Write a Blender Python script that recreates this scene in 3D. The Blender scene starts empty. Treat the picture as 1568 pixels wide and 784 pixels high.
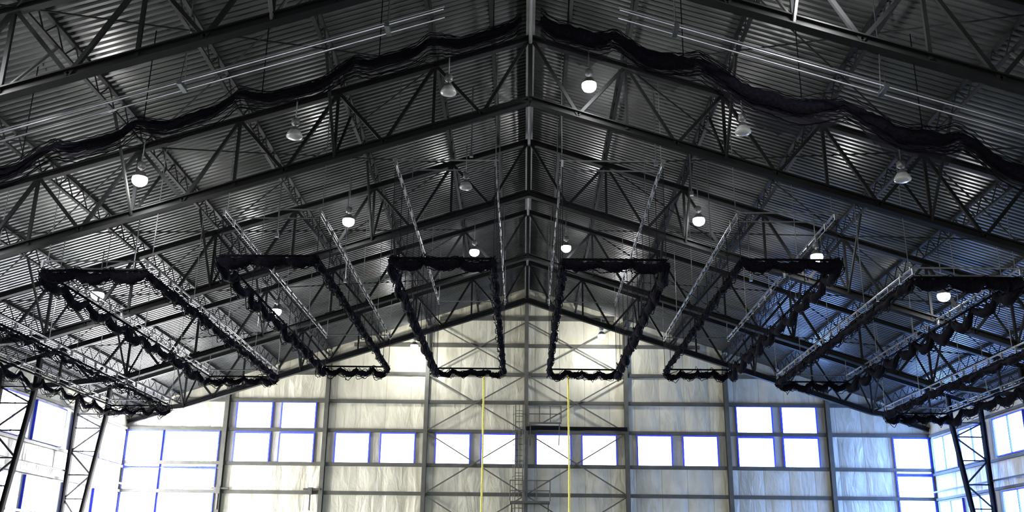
import bpy, math, random
from mathutils import Vector, Matrix
random.seed(7)
S=0.326; RIDGE=18.65; HW=24.0; YW=59.0; YF=-13.0; EAVE=RIDGE-S*HW
def roofz(x): return RIDGE-S*abs(x)
sc=bpy.context.scene
col=sc.collection

# ---------------- materials ----------------
def newmat(name):
    m=bpy.data.materials.new(name); m.use_nodes=True
    nt=m.node_tree; b=nt.nodes['Principled BSDF']; return m,nt,b
def simple(name,c,rough=.5,metal=0.,noise=.15,scale=3.,bump=0.,spec=.5):
    m,nt,b=newmat(name)
    tc=nt.nodes.new('ShaderNodeTexCoord'); n=nt.nodes.new('ShaderNodeTexNoise')
    n.inputs['Scale'].default_value=scale; n.inputs['Detail'].default_value=4
    nt.links.new(tc.outputs['Object'],n.inputs['Vector'])
    r=nt.nodes.new('ShaderNodeValToRGB')
    r.color_ramp.elements[0].position=.3; r.color_ramp.elements[1].position=.7
    r.color_ramp.elements[0].color=(*[max(0,k*(1-noise)) for k in c],1)
    r.color_ramp.elements[1].color=(*[min(1,k*(1+noise)) for k in c],1)
    nt.links.new(n.outputs['Fac'],r.inputs['Fac']); nt.links.new(r.outputs['Color'],b.inputs['Base Color'])
    b.inputs['Roughness'].default_value=rough; b.inputs['Metallic'].default_value=metal
    b.inputs['Specular IOR Level'].default_value=spec
    if bump:
        bp=nt.nodes.new('ShaderNodeBump'); bp.inputs['Strength'].default_value=bump
        nt.links.new(n.outputs['Fac'],bp.inputs['Height']); nt.links.new(bp.outputs['Normal'],b.inputs['Normal'])
    return m
def emis(name,c,s):
    m,nt,b=newmat(name)
    b.inputs['Base Color'].default_value=(.8,.8,.8,1)
    b.inputs['Emission Color'].default_value=(*c,1); b.inputs['Emission Strength'].default_value=s
    return m
M_steel=simple('painted_steel',(.009,.0093,.0095),.65,0,.25,1.5,0,.05)
M_steelD=simple('dark_truss_steel',(.0065,.0068,.0072),.65,0,.25,1.5,0,.05)
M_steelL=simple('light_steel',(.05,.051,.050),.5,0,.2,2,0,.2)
M_girt=simple('girt_steel',(.05,.05,.042),.5,0,.2,2,0,.25)
M_deck=simple('galvanized_deck',(.031,.033,.033),.31,.08,.3,.8,0,.20)
M_alu=simple('aluminium_track',(.085,.09,.095),.4,.3,.2,3)
M_tube=simple('aluminised_heater_tube',(.20,.205,.23),.28,.9,.2,1.2)
M_net=simple('black_netting',(.003,.003,.005),1.,0,.5,14,.6,.03)
M_white=simple('lamp_housing',(.10,.10,.10),.4,.2,.1,5)
M_lens=simple('unlit_lens',(.28,.29,.29),.3,0,.1,8)
M_yel=simple('yellow_rope',(.75,.62,.06),.7,0,.2,20)
M_blue=simple('halo_blue_window_frame',(.025,.05,.65),.5,0,.2,4)  # frame colour stands in for the blue flare halo around the windows
M_turf=simple('turf',(.09,.12,.08),.9,0,.3,30)
M_pane=emis('window_pane_daylight',(1,1,1),8)
M_paneB=emis('window_pane_blue_tint',(.22,.42,1.),34)  # blue tint added so the right-hand panes throw flare-like blue on the wall
M_paneL=emis('window_pane_left',(1,.99,.98),80)
M_bulb=emis('lit_bulb',(.90,.95,1),110)
# sheer net
M_sheer,nt,b=newmat('sheer_net')
b.inputs['Base Color'].default_value=(.010,.010,.014,1); b.inputs['Roughness'].default_value=1; b.inputs['Specular IOR Level'].default_value=.05
n=nt.nodes.new('ShaderNodeTexNoise'); n.inputs['Scale'].default_value=.6
tc=nt.nodes.new('ShaderNodeTexCoord'); nt.links.new(tc.outputs['Object'],n.inputs['Vector'])
mr=nt.nodes.new('ShaderNodeMapRange'); mr.inputs[1].default_value=.3; mr.inputs[2].default_value=.7
mr.inputs[3].default_value=.08; mr.inputs[4].default_value=.34
nt.links.new(n.outputs['Fac'],mr.inputs[0]); nt.links.new(mr.outputs[0],b.inputs['Alpha'])
M_sheer2=M_sheer.copy(); M_sheer2.name='folded_sheer_net'
for nd in M_sheer2.node_tree.nodes:
    if nd.type=='MAP_RANGE': nd.inputs[3].default_value=.35; nd.inputs[4].default_value=.8
# wall insulation
def wallmat(name,axis):
    m,nt,b=newmat(name)
    tc=nt.nodes.new('ShaderNodeTexCoord'); sp=nt.nodes.new('ShaderNodeSeparateXYZ')
    nt.links.new(tc.outputs['Object'],sp.inputs[0])
    def math_(op,a,bv=None):
        q=nt.nodes.new('ShaderNodeMath'); q.operation=op
        if isinstance(a,(int,float)): q.inputs[0].default_value=a
        else: nt.links.new(a,q.inputs[0])
        if bv is not None:
            if isinstance(bv,(int,float)): q.inputs[1].default_value=bv
            else: nt.links.new(bv,q.inputs[1])
        return q.outputs[0]
    u=sp.outputs[axis]
    fr=math_('FRACT',math_('DIVIDE',math_('ADD',u,100.),1.5))
    seam=math_('LESS_THAN',fr,.03)
    mp=nt.nodes.new('ShaderNodeMapping'); mp.inputs['Scale'].default_value=(1.6,1.6,.5)
    nt.links.new(tc.outputs['Object'],mp.inputs[0])
    n1=nt.nodes.new('ShaderNodeTexNoise'); n1.inputs['Scale'].default_value=1.3; n1.inputs['Detail'].default_value=6; n1.inputs['Distortion'].default_value=.6
    nt.links.new(mp.outputs[0],n1.inputs['Vector'])
    r=nt.nodes.new('ShaderNodeValToRGB')
    r.color_ramp.elements[0].position=.3; r.color_ramp.elements[1].position=.7
    r.color_ramp.elements[0].color=(.285,.272,.205,1); r.color_ramp.elements[1].color=(.39,.375,.30,1)
    nt.links.new(n1.outputs['Fac'],r.inputs['Fac'])
    mx=nt.nodes.new('ShaderNodeMix'); mx.data_type='RGBA'
    nt.links.new(math_('MULTIPLY',seam,.5),mx.inputs[0]); nt.links.new(r.outputs[0],mx.inputs[6]); mx.inputs[7].default_value=(.13,.12,.09,1)
    nt.links.new(mx.outputs[2],b.inputs['Base Color'])
    pil=math_('SINE',math_('MULTIPLY',fr,math.pi))
    h=math_('ADD',math_('MULTIPLY',pil,.5),n1.outputs['Fac'])
    bp=nt.nodes.new('ShaderNodeBump'); bp.inputs['Strength'].default_value=.6; bp.inputs['Distance'].default_value=.18
    nt.links.new(h,bp.inputs['Height']); nt.links.new(bp.outputs[0],b.inputs['Normal'])
    b.inputs['Roughness'].default_value=.42
    return m
M_wallx=wallmat('vinyl_insulation_x',0); M_wally=wallmat('vinyl_insulation_y',1)

# ---------------- mesh builder ----------------
class MB:
    def __init__(s): s.v=[];s.f=[];s.m=[]
    def add(s,vs,fs,mat=0):
        o=len(s.v); s.v+= [tuple(p) for p in vs]
        for f in fs: s.f.append([i+o for i in f]); s.m.append(mat)
    def box(s,a,b,mat=0):
        x0,y0,z0=a;x1,y1,z1=b
        vs=[(x0,y0,z0),(x1,y0,z0),(x1,y1,z0),(x0,y1,z0),(x0,y0,z1),(x1,y0,z1),(x1,y1,z1),(x0,y1,z1)]
        s.add(vs,[(0,3,2,1),(4,5,6,7),(0,1,5,4),(1,2,6,5),(2,3,7,6),(3,0,4,7)],mat)
    def beam(s,p,q,w,h,mat=0,up=(0,0,1)):
        p=Vector(p);q=Vector(q);t=(q-p).normalized();u=Vector(up)
        if abs(t.dot(u))>.98: u=Vector((0,1,0))
        a=t.cross(u).normalized()*w/2; c=a.cross(t).normalized()*h/2
        vs=[p-a-c,p+a-c,p+a+c,p-a+c,q-a-c,q+a-c,q+a+c,q-a+c]
        s.add(vs,[(0,3,2,1),(4,5,6,7),(0,1,5,4),(1,2,6,5),(2,3,7,6),(3,0,4,7)],mat)
    def ibeam(s,p,q,w,h,t=.025,mat=0,up=(0,0,1)):
        p=Vector(p);q=Vector(q);tt=(q-p).normalized();u=Vector(up)
        if abs(tt.dot(u))>.98: u=Vector((0,1,0))
        a=tt.cross(u).normalized(); c=a.cross(tt).normalized()
        s.beam(p,q,t,h-2*t,mat,up)
        for sg in(-1,1):
            o=c*sg*(h/2-t/2); s.beam(p+o,q+o,w,t,mat,up)
    def tube(s,pts,r,n=6,mat=0,flat=1.):
        pts=[Vector(p) for p in pts]; N=len(pts); vs=[]
        for i,p in enumerate(pts):
            t=(pts[min(i+1,N-1)]-pts[max(i-1,0)]).normalized()
            u=Vector((0,0,1)) if abs(t.z)<.9 else Vector((0,1,0))
            a=t.cross(u).normalized(); c=a.cross(t)
            rr=r(i) if callable(r) else r
            for k in range(n):
                g=2*math.pi*k/n; vs.append(p+a*math.cos(g)*rr+c*math.sin(g)*rr*flat)
        fs=[]
        for i in range(N-1):
            for k in range(n):
                k2=(k+1)%n; fs.append((i*n+k,i*n+k2,(i+1)*n+k2,(i+1)*n+k))
        fs.append(tuple(range(n))[::-1]); fs.append(tuple((N-1)*n+k for k in range(n)))
        s.add(vs,fs,mat)
    def lathe(s,prof,c,n=24,mat=0):
        c=Vector(c); vs=[];fs=[]
        for (r,z) in prof:
            for k in range(n):
                g=2*math.pi*k/n; vs.append(c+Vector((r*math.cos(g),r*math.sin(g),z)))
        for i in range(len(prof)-1):
            for k in range(n):
                k2=(k+1)%n; fs.append((i*n+k,i*n+k2,(i+1)*n+k2,(i+1)*n+k))
        s.add(vs,fs,mat)
    def obj(s,name,mats,parent=None,smooth=False):
        me=bpy.data.meshes.new(name); me.from_pydata(s.v,[],s.f)
        for m in mats: me.materials.append(m)
        me.polygons.foreach_set('material_index',s.m)
        if smooth: me.polygons.foreach_set('use_smooth',[True]*len(me.polygons))
        me.update(); o=bpy.data.objects.new(name,me); col.objects.link(o)
        if parent: o.parent=parent
        return o
def empty(name,loc=(0,0,0)):
    e=bpy.data.objects.new(name,None); col.objects.link(e); e.location=loc; return e

# ---------------- shell ----------------
mb=MB(); mb.box((-HW-.3,YF-.3,-.2),(HW+.3,YW+.3,0)); mb.obj('floor',[M_turf])
def gable(name,y0,y1):
    mb=MB(); pr=[(-HW-.3,0),(HW+.3,0),(HW+.3,EAVE+.1),(0,RIDGE+.2),(-HW-.3,EAVE+.1)]
    vs=[(x,y0,z) for x,z in pr]+[(x,y1,z) for x,z in pr]
    fs=[(0,1,2,3,4),(9,8,7,6,5)]+[(i,i+5,(i+1)%5+5,(i+1)%5) for i in range(5)]
    mb.add(vs,fs); return mb.obj(name,[M_wallx])
gable('wall_back',YW,YW+.3); gable('wall_front',YF-.3,YF)
for nm,x0,x1 in(('wall_left',-HW-.3,-HW),('wall_right',HW,HW+.3)):
    mb=MB(); mb.box((x0,YF,0),(x1,YW,EAVE+.05)); mb.obj(nm,[M_wally])
# ribbed roof deck
mb=MB(); P=.24; y=YF; prof=[]
while y<YW:
    prof+= [(y,0),(y+.10,0),(y+.135,.07),(y+.205,.07)]; y+=P
prof.append((YW,0))
for sg in(-1,1):
    vs=[]
    for (yy,dz) in prof: vs+=[(0,yy,RIDGE+dz),(sg*(HW+.25),yy,roofz(HW+.25)+dz)]
    mb.add(vs,[(2*i,2*i+1,2*i+3,2*i+2) for i in range(len(prof)-1)])
    mb.add([(0,YF,RIDGE+.1),(0,YW,RIDGE+.1),(sg*(HW+.3),YW,roofz(HW+.3)+.1),(sg*(HW+.3),YF,roofz(HW+.3)+.1)],[(0,1,2,3)])
mb.obj('ceiling',[M_deck])
# ridge beam
mb=MB(); mb.ibeam((0,YF,RIDGE-.35),(0,YW,RIDGE-.35),.28,.45,.03)
mb.tube([(0.0,YF,RIDGE-.95),(0.0,YW,RIDGE-.95)],.06,8)
mb.obj('ridge_beam',[M_steelL])

# joists
mb=MB()
JX=[1.2]+[3*i for i in range(1,8)]+[23.3]
for sg in(-1,1):
    for jx in JX:
        x=sg*jx; zt=roofz(x)-.06; zb=zt-.52
        mb.beam((x,YF,zt),(x,YW,zt),.12,.06); mb.beam((x,YF,zb),(x,YW,zb),.11,.06)
        y=YF; k=0
        while y<YW-.5:
            a,b=(zb,zt) if k%2==0 else (zt,zb)
            mb.beam((x,y,a),(x,y+.55,b),.03,.03); y+=.55;k+=1
mb.obj('open_web_roof_joists',[M_steel])

# trusses
TY=[YW-7.85*k for k in range(1,9)]
for y in TY:
    mb=MB(); ta=RIDGE-.07-.55-.17; ba=15.67
    for sg in(-1,1):
        T=lambda x:(sg*x,y,ta-S*x)
        B=lambda x:(sg*x,y,ba-S*x if x<=18 else ba-S*18-.12*(x-18))
        mb.ibeam(T(0),T(HW-.35),.22,.2,.03)
        mb.ibeam(B(0),B(18),.26,.24,.035); mb.ibeam(B(18),B(22),.26,.24,.035)
        xs=[3*i for i in range(1,8)]
        for x in xs: mb.beam(T(x),B(x),.09,.09)
        for i in range(0,7):
            a=3*i; c=a+1.5
            mb.beam(T(a if i else .05),B(c),.10,.10); mb.beam(B(c),T(a+3),.10,.10)
        # column laced
        xo,zi=HW-.4,B(22)[2]
        base=(sg*23.1,y,0); topi=(sg*22,y,zi)
        mb.ibeam(base,topi,.22,.2,.03,up=(1,0,0)); mb.ibeam(topi,(sg*22,y,ta-S*22),.22,.2,.03,up=(1,0,0))
        mb.ibeam((sg*xo,y,0),(sg*xo,y,ta-S*xo),.22,.2,.03,up=(1,0,0))
        z=.2;k=0
        while z<zi-.5:
            zn=min(z+1.2,zi); f=lambda q:sg*(23.1-1.1*q/zi)
            p=(f(z),y,z) if k%2 else (sg*xo,y,z); q=(sg*xo,y,zn) if k%2 else (f(zn),y,zn)
            mb.beam(p,q,.08,.08); mb.beam((f(zn),y,zn),(sg*xo,y,zn),.07,.07); z=zn;k+=1
        mb.beam((sg*22,y,zi),(sg*xo,y,ta-S*xo),.1,.1)
        for x in xs+[0.3]:
            mb.beam((sg*x-.22,y,B(x)[2]+.05+ .22*S*sg),(sg*x+.22,y,B(x)[2]+.05-.22*S*sg),.03,.28)
    mb.beam((0,y,ta),(0,y,ba),.14,.14)
    mb.obj('roof_truss',[M_steelD])
# flange braces from bottom chord to joists
for y in TY:
    mb=MB()
    for sg in(-1,1):
        for x in(6,12,18):
            zb=15.67-S*x
            for d in(-1,1):
                mb.tube([(sg*x,y,zb),(sg*x,y+d*2.1,roofz(x)-.6)],.05,6)
    mb.obj('truss_flange_brace',[M_steelL if 15<y<25 else M_steel])  # lighter steel on the near truss paints in lamp light on its braces
mb=MB()
for i in range(len(TY)-1):
    y0,y1=TY[i],TY[i+1]
    for sg in(-1,1):
        for a,b in((3,12),(12,21)):
            mb.tube([(sg*a,y0,roofz(a)-.72),(sg*b,y1,roofz(b)-.72)],.025,5)
            mb.tube([(sg*b,y0,roofz(b)-.76),(sg*a,y1,roofz(a)-.76)],.025,5)
mb.obj('roof_rod_bracing',[M_steel])

# end wall steel
for x in(-18,-12,-6,0,6,12,18):
    mb=MB(); mb.ibeam((x,YW-.2,0),(x,YW-.2,roofz(x)-.25),.24,.36,.03,up=(0,1,0)); mb.obj('wall_column',[M_girt])
GZ=[2.4,4.2,6.0,7.65,9.65,11.4,13.1,14.9,16.6]
mb=MB()
for z in GZ:
    xm=min(HW-.05,(RIDGE-.3-z)/S)
    mb.beam((-xm,YW-.09,z),(xm,YW-.09,z),.16,.13); mb.beam((-xm,YW-.17,z+.06),(xm,YW-.17,z+.06),.03,.16)
mb.obj('trim_1',[M_girt])
mb=MB()
for sg in(-1,1):
    mb.ibeam((0,YW-.3,RIDGE-.8),(sg*(HW-.1),YW-.3,roofz(HW)-.8),.2,.25,.03)
mb.obj('trim_2',[M_steel])
for i,sg in enumerate((-1,1)):
    mb=MB()
    for z in [2.4,4.2,6.0,7.4,9.65]:
        mb.beam((sg*(HW-.09),YF+.1,z),(sg*(HW-.09),YW-.3,z),.16,.13)
    mb.tube([(sg*(HW-.3),YF+.1,6.4),(sg*(HW-.3),YW-.5,6.4)],.05,8)
    mb.obj('trim_%d'%(3+i),[M_girt])
mb=MB()
for a,b in((0,6),(0,-6)):
    for z0,z1 in((2.4,6),(6,9.65),(9.65,13.1),(13.1,16.4)):
        mb.beam((a,YW-.28,z0),(b,YW-.28,z1),.07,.07); mb.beam((a,YW-.33,z1),(b,YW-.33,z0),.07,.07)
mb.obj('wall_cross_bracing',[M_girt])
mb=MB()
for x in(-18,-12.6):
    mb.tube([(x-.4,YW-.4,6.2),(x+.6,YW-.4,6.2)],.06,8); mb.tube([(x,YW-.4,6.2),(x,YW-.4,5.0)],.05,8)
    mb.box((x-.12,YW-.5,5.9),(x+.12,YW-.25,6.3))
mb.obj('wall_conduit',[M_girt])

# windows
wn=[0]
def win_end(x0,x1,z0,z1,pane,y=YW,sgn=-1,cross=True):
    wn[0]+=1; mb=MB(); ya=y+sgn*.05
    mb.box((x0,min(y,ya),z0),(x1,max(y,ya),z1),1)
    f=.08; yb=y+sgn*.16; lo,hi=min(y,yb),max(y,yb)
    mb.box((x0-f,lo,z0-f),(x0,hi,z1+f)); mb.box((x1,lo,z0-f),(x1+f,hi,z1+f))
    mb.box((x0,lo,z0-f),(x1,hi,z0)); mb.box((x0,lo,z1),(x1,hi,z1+f))
    mb.obj('window_%d'%wn[0],[M_blue,pane])
def win_side(sg,y0,y1,z0,z1,pane):
    wn[0]+=1; mb=MB(); X=sg*HW; xa=X-sg*.05; xb=X-sg*.13; f=.07
    mb.box((min(X,xa),y0,z0),(max(X,xa),y1,z1),1); lo,hi=min(X,xb),max(X,xb)
    mb.box((lo,y0-f,z0-f),(hi,y0,z1+f)); mb.box((lo,y1,z0-f),(hi,y1+f,z1+f))
    mb.box((lo,y0,z0-f),(hi,y1,z0)); mb.box((lo,y0,z1),(hi,y1,z1+f))
    ym=(y0+y1)/2; mb.box((lo,ym-.03,z0),(hi,ym+.03,z1))
    mb.obj('window_%d'%wn[0],[M_blue,pane])
for bx in(-12,-6,0,6):
    pn=M_pane
    win_end(bx+.66,bx+2.62,7.8,9.5,pn); win_end(bx+3.38,bx+5.34,7.8,9.5,pn)
for bx in(-18,12):
    pn=M_pane if bx<0 else M_paneB
    for a,c in((.62,2.66),(3.32,5.3)):
        win_end(bx+a,bx+c,7.8,9.45,pn); win_end(bx+a,bx+c,9.65,11.3,pn)
for z0,z1 in((4.4,7.3),(7.5,9.5),(1.5,4.1)):  # lowest row lies below the view, added to light the hall
    win_end(21.8,23.8,z0,z1,M_paneB); win_end(-23.8,-21.8,z0,z1,M_paneL); win_end(-21.5,-18.4,z0,z1,M_paneL)  # inner left panes glow in place of strongly lit wall
for k in range(9):
    yc=YW-7.85*k
    for sg in(-1,1):
        pn=(M_paneL if sg<0 else M_paneB) if k<2 else M_pane
        for z0,z1 in((7.6,9.4),(2.6,5.8)):  # low row and near bays, mostly out of view, added to bring in light
            win_side(sg,yc-3.6,yc-.5,z0,z1,pn)
            win_side(sg,yc-7.3,yc-4.2,z0,z1,pn)
for bx in(-18,-12,-6,0,6,12):
    win_end(bx+.8,bx+5.2,3,8,M_pane,YF,1)  # unseen glowing panes behind the camera, added to light the interior

# ladder and access platforms on the end wall
e=empty('roof_access_ladder')
mb=MB(); y=YW-.75
for x in(-.62,-.18): mb.tube([(x,y,.0),(x,y,11.2)],.03,6)
z=.3
while z<11.1: mb.tube([(-.62,y,z),(-.18,y,z)],.018,5); z+=.33
z=2.5
while z<11.2:
    mb.tube([(-.4-.38*math.cos(g),y-.6*math.sin(g),z) for g in [i*math.pi/8 for i in range(9)]],.02,5); z+=.9
for g in(.5,1.57,2.6): mb.tube([(-.4-.38*math.cos(g),y-.6*math.sin(g),2.5),(-.4-.38*math.cos(g),y-.6*math.sin(g),11.1)],.018,5)
for z in(3,6,9): mb.beam((-.62,y,z),(-.62,YW-.1,z),.04,.04); mb.beam((-.18,y,z),(-.18,YW-.1,z),.04,.04)
mb.obj('ladder_with_safety_hoops',[M_girt],e)
def platform(x0,x1,zf,h):
    e=empty('access_platform'); mb=MB(); y0,y1=YW-1.4,YW-.35
    mb.box((x0,y0,zf-.12),(x1,y1,zf)); 
    n=3
    for i in range(n+1):
        x=x0+(x1-x0)*i/n; mb.tube([(x,y0,zf),(x,y0,zf+h)],.03,6)
    for zz in(.5,1.):
        mb.tube([(x0,y1,zf+h*zz),(x0,y0,zf+h*zz),(x1,y0,zf+h*zz),(x1,y1,zf+h*zz)],.03,6)
    mb.beam((x0+.1,y0,zf-.1),(x0+.1,YW-.3,zf-1.2),.06,.06); mb.beam((x1-.1,y0,zf-.1),(x1-.1,YW-.3,zf-1.2),.06,.06)
    mb.obj('deck_and_guardrail',[M_girt],e)
platform(.15,2.05,10.1,.95); platform(-.9,1.4,5.6,1.15)
mb=MB(); mb.ibeam((0,YW-.5,9.85),(6,YW-.5,9.85),.25,.22,.03); mb.obj('monorail_beam',[M_steelD])

# ---------------- high bay lights ----------------
def highbay(x,y,lit,power=350,s=.8):
    z=15.67+.75-S*abs(x); top=roofz(x)-.5
    e=empty('high_bay_light')
    e.location=(x,y,z)
    mb=MB()
    mb.tube([(0,0,.72*s),(0,0,top-z)],.018,6,0)
    mb.lathe([(.0,.72*s),(.11*s,.70*s),(.15*s,.65*s),(.15*s,.48*s),(.11*s,.44*s),(.04*s,.42*s),(.04*s,.33*s)],(0,0,0),20,0)
    if lit:
        mb.lathe([(.05*s,.34*s),(.12*s,.33*s),(.19*s,.25*s),(.25*s,.14*s),(.27*s,.08*s)],(0,0,0),24,0)
        mb.lathe([(.265*s,.08*s),(.28*s,0),(.27*s,-.08*s),(.22*s,-.17*s),(.13*s,-.23*s),(0,-.25*s)],(0,0,0),24,1)  # bowl deepened so the lit lamp reads as a round glow
    else:
        mb.lathe([(.05*s,.34*s),(.12*s,.33*s),(.17*s,.25*s),(.20*s,.18*s)],(0,0,0),24,0)
        mb.lathe([(.20*s,.18*s),(.27*s,.08*s),(.31*s,-.02*s),(.30*s,-.07*s),(.2*s,-.12*s),(.1*s,-.145*s),(0,-.15*s)],(0,0,0),24,1)
    mb.obj('ballast_and_refractor',[M_white,M_bulb if lit else M_lens],e,True)
    if lit:
        L=bpy.data.lights.new('lamp','POINT'); L.energy=power; L.shadow_soft_size=.15; L.color=(1,.98,.95)
        lo=bpy.data.objects.new('lamp',L); col.objects.link(lo); lo.parent=e; lo.location=(0,0,-.42)
for x,lit in((6.6,1),(-7.1,0),(-12.4,1),(11.4,0)): highbay(x,19.0,lit,900)
for x,lit in((-16.5,1),(-11.6,1),(-7.1,0),(-2.5,0),(1.8,1),(6.4,0),(11,0),(15.6,0)): highbay(x,26.9,lit,450)
for x,lit in((-15.9,1),(-6.8,1),(-2.4,0),(6.4,1),(10.7,1),(15.2,1)): highbay(x,34.7,lit,250)
for x,lit in((-2.45,1),(1.75,1),(-11.3,1)): highbay(x,42.6,lit,250)
for x,lit in((4.4,1),(-6.6,1)): highbay(x,56.3,lit,800)

# ---------------- batting cages ----------------
K=.82
YN,YE=35.2*K,56.0*K
def bundle(mb,p,q,nsc,sag,r0):
    p=Vector(p);q=Vector(q); n=nsc*12; pts=[];ph=random.random()*9
    amp=[random.uniform(.7,1.25) for _ in range(nsc+1)]
    for i in range(n+1):
        t=i/n; j=int(t*nsc); u=(t*nsc)%1.0; s=sag*amp[min(j,nsc)]*4*u*(1-u)
        w=p.lerp(q,t); w.z-=s+random.uniform(-.03,.03); w.x+=.04*math.sin(i*.9+ph); pts.append(w)
    rs=[r0*(.6+.6*(4*((i/12)%1)*(1-(i/12)%1))+random.uniform(-.25,.25)) for i in range(n+1)]
    mb.tube(pts,lambda i:rs[i],9,0,1.15)
    for k in range(9):
        o=Vector((random.uniform(-.13,.13),random.uniform(-.1,.1),random.uniform(-.2,.18)))
        f=random.uniform(.3,1.1)
        mb.tube([w+o+Vector((random.uniform(-.02,.02),0,random.uniform(-.04,.04)-.06*math.sin(j*f+k))) for j,w in enumerate(pts)],.016,4)
def cage(x0,x1,zt,zn,inner,thin=1.):
    e=empty('batting_cage_net')
    m1=MB()
    for x in(x0,x1):
        m1.tube([(x,YN,zt),(x,YE,zt)],.032,8); m1.tube([(x,YN,zt-.18),(x,YE,zt-.18)],.012,5)
        y=YN
        while y<=YE:
            m1.box((x-.035,y-.03,zt-.21),(x+.035,y+.03,zt+.03)); y+=1.05
    for y in(YN,YE,YN+.8):
        m1.tube([(x0-.1,y,zt),(x1+.1,y,zt)],.028,8)
    y=YN+.3
    while y<=YE+.1:
        for x in(x0,x1):
            m1.tube([(x,y,zt),(x,y,roofz(x)-.05)],.014,5)
        y+=4.16
    m1.obj('suspension_track',[M_alu],e)
    m2=MB()
    for x in (x0,x1):
        outer=abs(x)>abs(x0+x1)/2
        bundle(m2,(x,YN,zn),(x,YE,zn),10,.34 if outer else (.16 if inner else .07),(.115 if outer else .085)*thin)
    bundle(m2,(x0,YN,zn),(x1,YN,zn),3,.16,.13*thin); bundle(m2,(x0,YE,zn),(x1,YE,zn),4,.24,.10*thin)
    for p,q in(((x0,YN,zn+.1),(x1,YN,zn+.1)),((x0,YE,zn+.1),(x1,YE,zn+.1)),((x0,YN,zn+.1),(x0,YE,zn+.1)),((x1,YN,zn+.1),(x1,YE,zn+.1))):
        m2.tube([p,q],.04,6)
    m2.obj('gathered_net',[M_net],e,True)
    m3=MB(); y=YN
    while y<=YE+.1:
        for x in(x0,x1): m3.tube([(x,y,zn),(x,y,zt)],.012,4)
        y+=(YE-YN)/9
    m3.obj('lift_ropes',[M_steel],e)
    m4=MB()
    if zt-zn>1.:
        for x in (x0,x1): m4.add([(x,YN,zn),(x,YE,zn),(x,YE,zt-.3),(x,YN,zt-.3)],[(0,1,2,3)])
        m4.add([(x0,YN,zn),(x1,YN,zn),(x1,YN,zt-.3),(x0,YN,zt-.3)],[(0,1,2,3)])
        m4.obj('net_panels',[M_sheer],e)
for sg in(-1,1):
    for a,b,zt,zn,inn in((1.3,5.2,15.35,11.2,True),(8.0,11.7,13.25,11.25,False),(14.4,18.4,11.1,10.6,False),(20.4,23.9,9.3,8.85,False)):
        x0,x1=sorted((sg*a*K-.02,sg*b*K-.02)); cage(x0,x1,1.6+zt*K,1.6+zn*K,inn,.6 if(a>20 and sg<0) else (1.15 if a>14 and sg>0 else 1.))
for x in(-2.5,2.4):
    mb=MB(); mb.tube([(x*K,YE+.25,10.7),(x*K+.02,YE+.25,6),(x*K-.03,YE+.25,.02)],.042,6); mb.obj('yellow_pull_rope',[M_yel])

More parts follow.
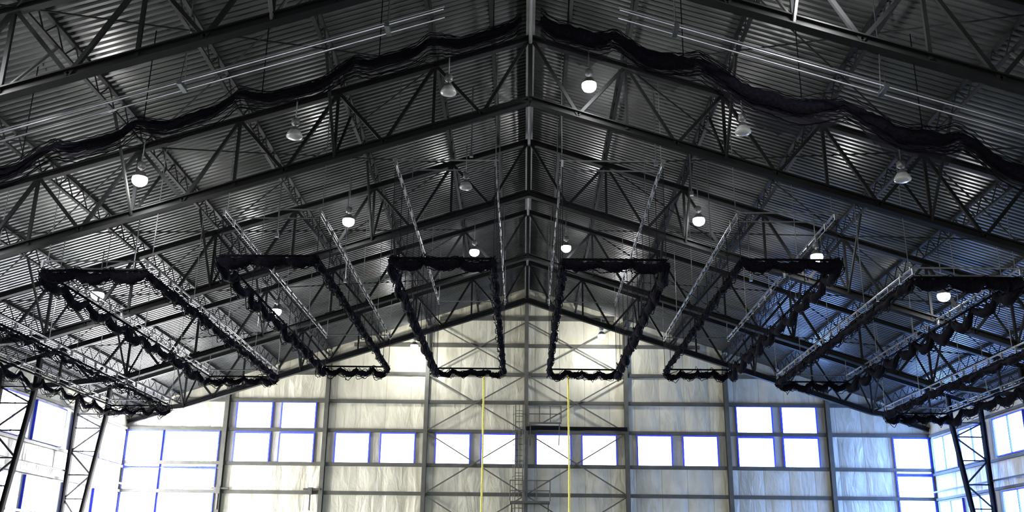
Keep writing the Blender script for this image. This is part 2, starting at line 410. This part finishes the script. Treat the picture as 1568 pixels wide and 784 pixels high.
# ---------------- divider curtain net (gathered) ----------------
for sg in(-1,1):
    mb=MB(); pts=[];rs=[]
    N=220; yy=22.9
    brk=[0,2.7,4.6,7.6,10.2,12.2,15.2,17.6,20.2,22.4] if sg<0 else [0,2.2,4.4,8.1,10.9,15.0,18.4,22.4]
    for i in range(N+1):
        x=.25+22.0*i/N; j=max(q for q in range(len(brk)-1) if brk[q]<=x)
        L=brk[j+1]-brk[j]; u=(x-brk[j])/L; s=4*u*(1-u)
        amp=(.22 if sg<0 else .26)*L/2.4*1.5
        pts.append((sg*x,yy+.06*math.sin(i*.5),15.9-S*x-amp*s+random.uniform(-.015,.015)))
        b=.09 if sg<0 else .15
        rs.append(b*(.6+.8*s+random.uniform(-.15,.15)))
    mb.tube(pts,lambda i:rs[i],10,0,1.1)
    for k in range(18):
        w=1.1 if sg<0 else 1.7
        oy=random.uniform(-.2,.2); oz=random.uniform(-.3,.18)*w; f=random.uniform(.04,.16)
        mb.tube([(p[0],p[1]+oy,p[2]+oz+.08*w*math.sin(j*f+k)+random.uniform(-.01,.01)) for j,p in enumerate(pts)],.013,4)
    vs=[]
    for i,p in enumerate(pts):
        d=(3.4 if sg<0 else 4.6)
        vs+=[(p[0],p[1]+.05,p[2]+.16),(p[0],p[1]-.2,p[2]-rs[i]*d)]
    mb.add(vs,[(2*i,2*i+1,2*i+3,2*i+2) for i in range(N)],1)
    for x in range(1,22,3):
        mb.tube([(sg*x,yy,15.75-S*x),(sg*x,yy,roofz(x)-.1)],.015,5)
    mb.obj('divider_curtain_net',[M_net,M_sheer2],None,True)
# radiant tube heaters
for sg in(-1,1):
    yy,zo=21.4,15.75
    mb=MB()
    f=lambda x:(sg*x,yy,zo-S*x)
    for d in(0,.38): mb.tube([(sg*2.2,yy+d,zo-S*2.2),(sg*20,yy+d,zo-S*20)],.026,8)
    mb.tube([(sg*2.2,yy+.19,zo-S*2.2+.2),(sg*20,yy+.19,zo-S*20+.2)],.016,6)
    for x in(3.6,8.6,13.6,18.6):
        a=f(x); mb.tube([a,(a[0],yy+.19,a[2]+1.0),(a[0],yy+.38,a[2])],.014,5); mb.tube([(a[0],yy+.19,a[2]+1.0),(a[0],yy+.19,roofz(x)-.05)],.014,5)
        mb.box((a[0]-.06,yy-.05,a[2]-.06),(a[0]+.06,yy+.43,a[2]+.06))
    mb.obj('radiant_tube_heater',[M_tube])
for x,y in((-2.0,31),(4.2,30),(5.6,31.5),(-9,33),(9,38),(-14,33),(-7.8,40)):
    mb=MB(); mb.tube([(x,y,roofz(x)-.05),(x,y,roofz(x)-2.6)],.025,6); mb.box((x-.06,y-.06,roofz(x)-2.75),(x+.06,y+.06,roofz(x)-2.6))
    mb.obj('conduit_drop',[M_tube])

# ---------------- world, camera ----------------
w=bpy.data.worlds.new('World'); sc.world=w; w.use_nodes=True
w.node_tree.nodes['Background'].inputs[0].default_value=(.7,.8,1,1); w.node_tree.nodes['Background'].inputs[1].default_value=1.
cam=bpy.data.cameras.new('Camera'); co=bpy.data.objects.new('Camera',cam); col.objects.link(co)
cam.sensor_width=36; cam.lens=36*1500/1568; cam.clip_end=300
R=Matrix.Rotation(math.radians(.84),4,'Z')@Matrix.Rotation(math.radians(90+18),4,'X')@Matrix.Rotation(math.radians(.7),4,'Z')
co.matrix_world=Matrix.Translation((-.1,0,1.6))@R
sc.camera=co
sc.view_settings.view_transform='Standard'
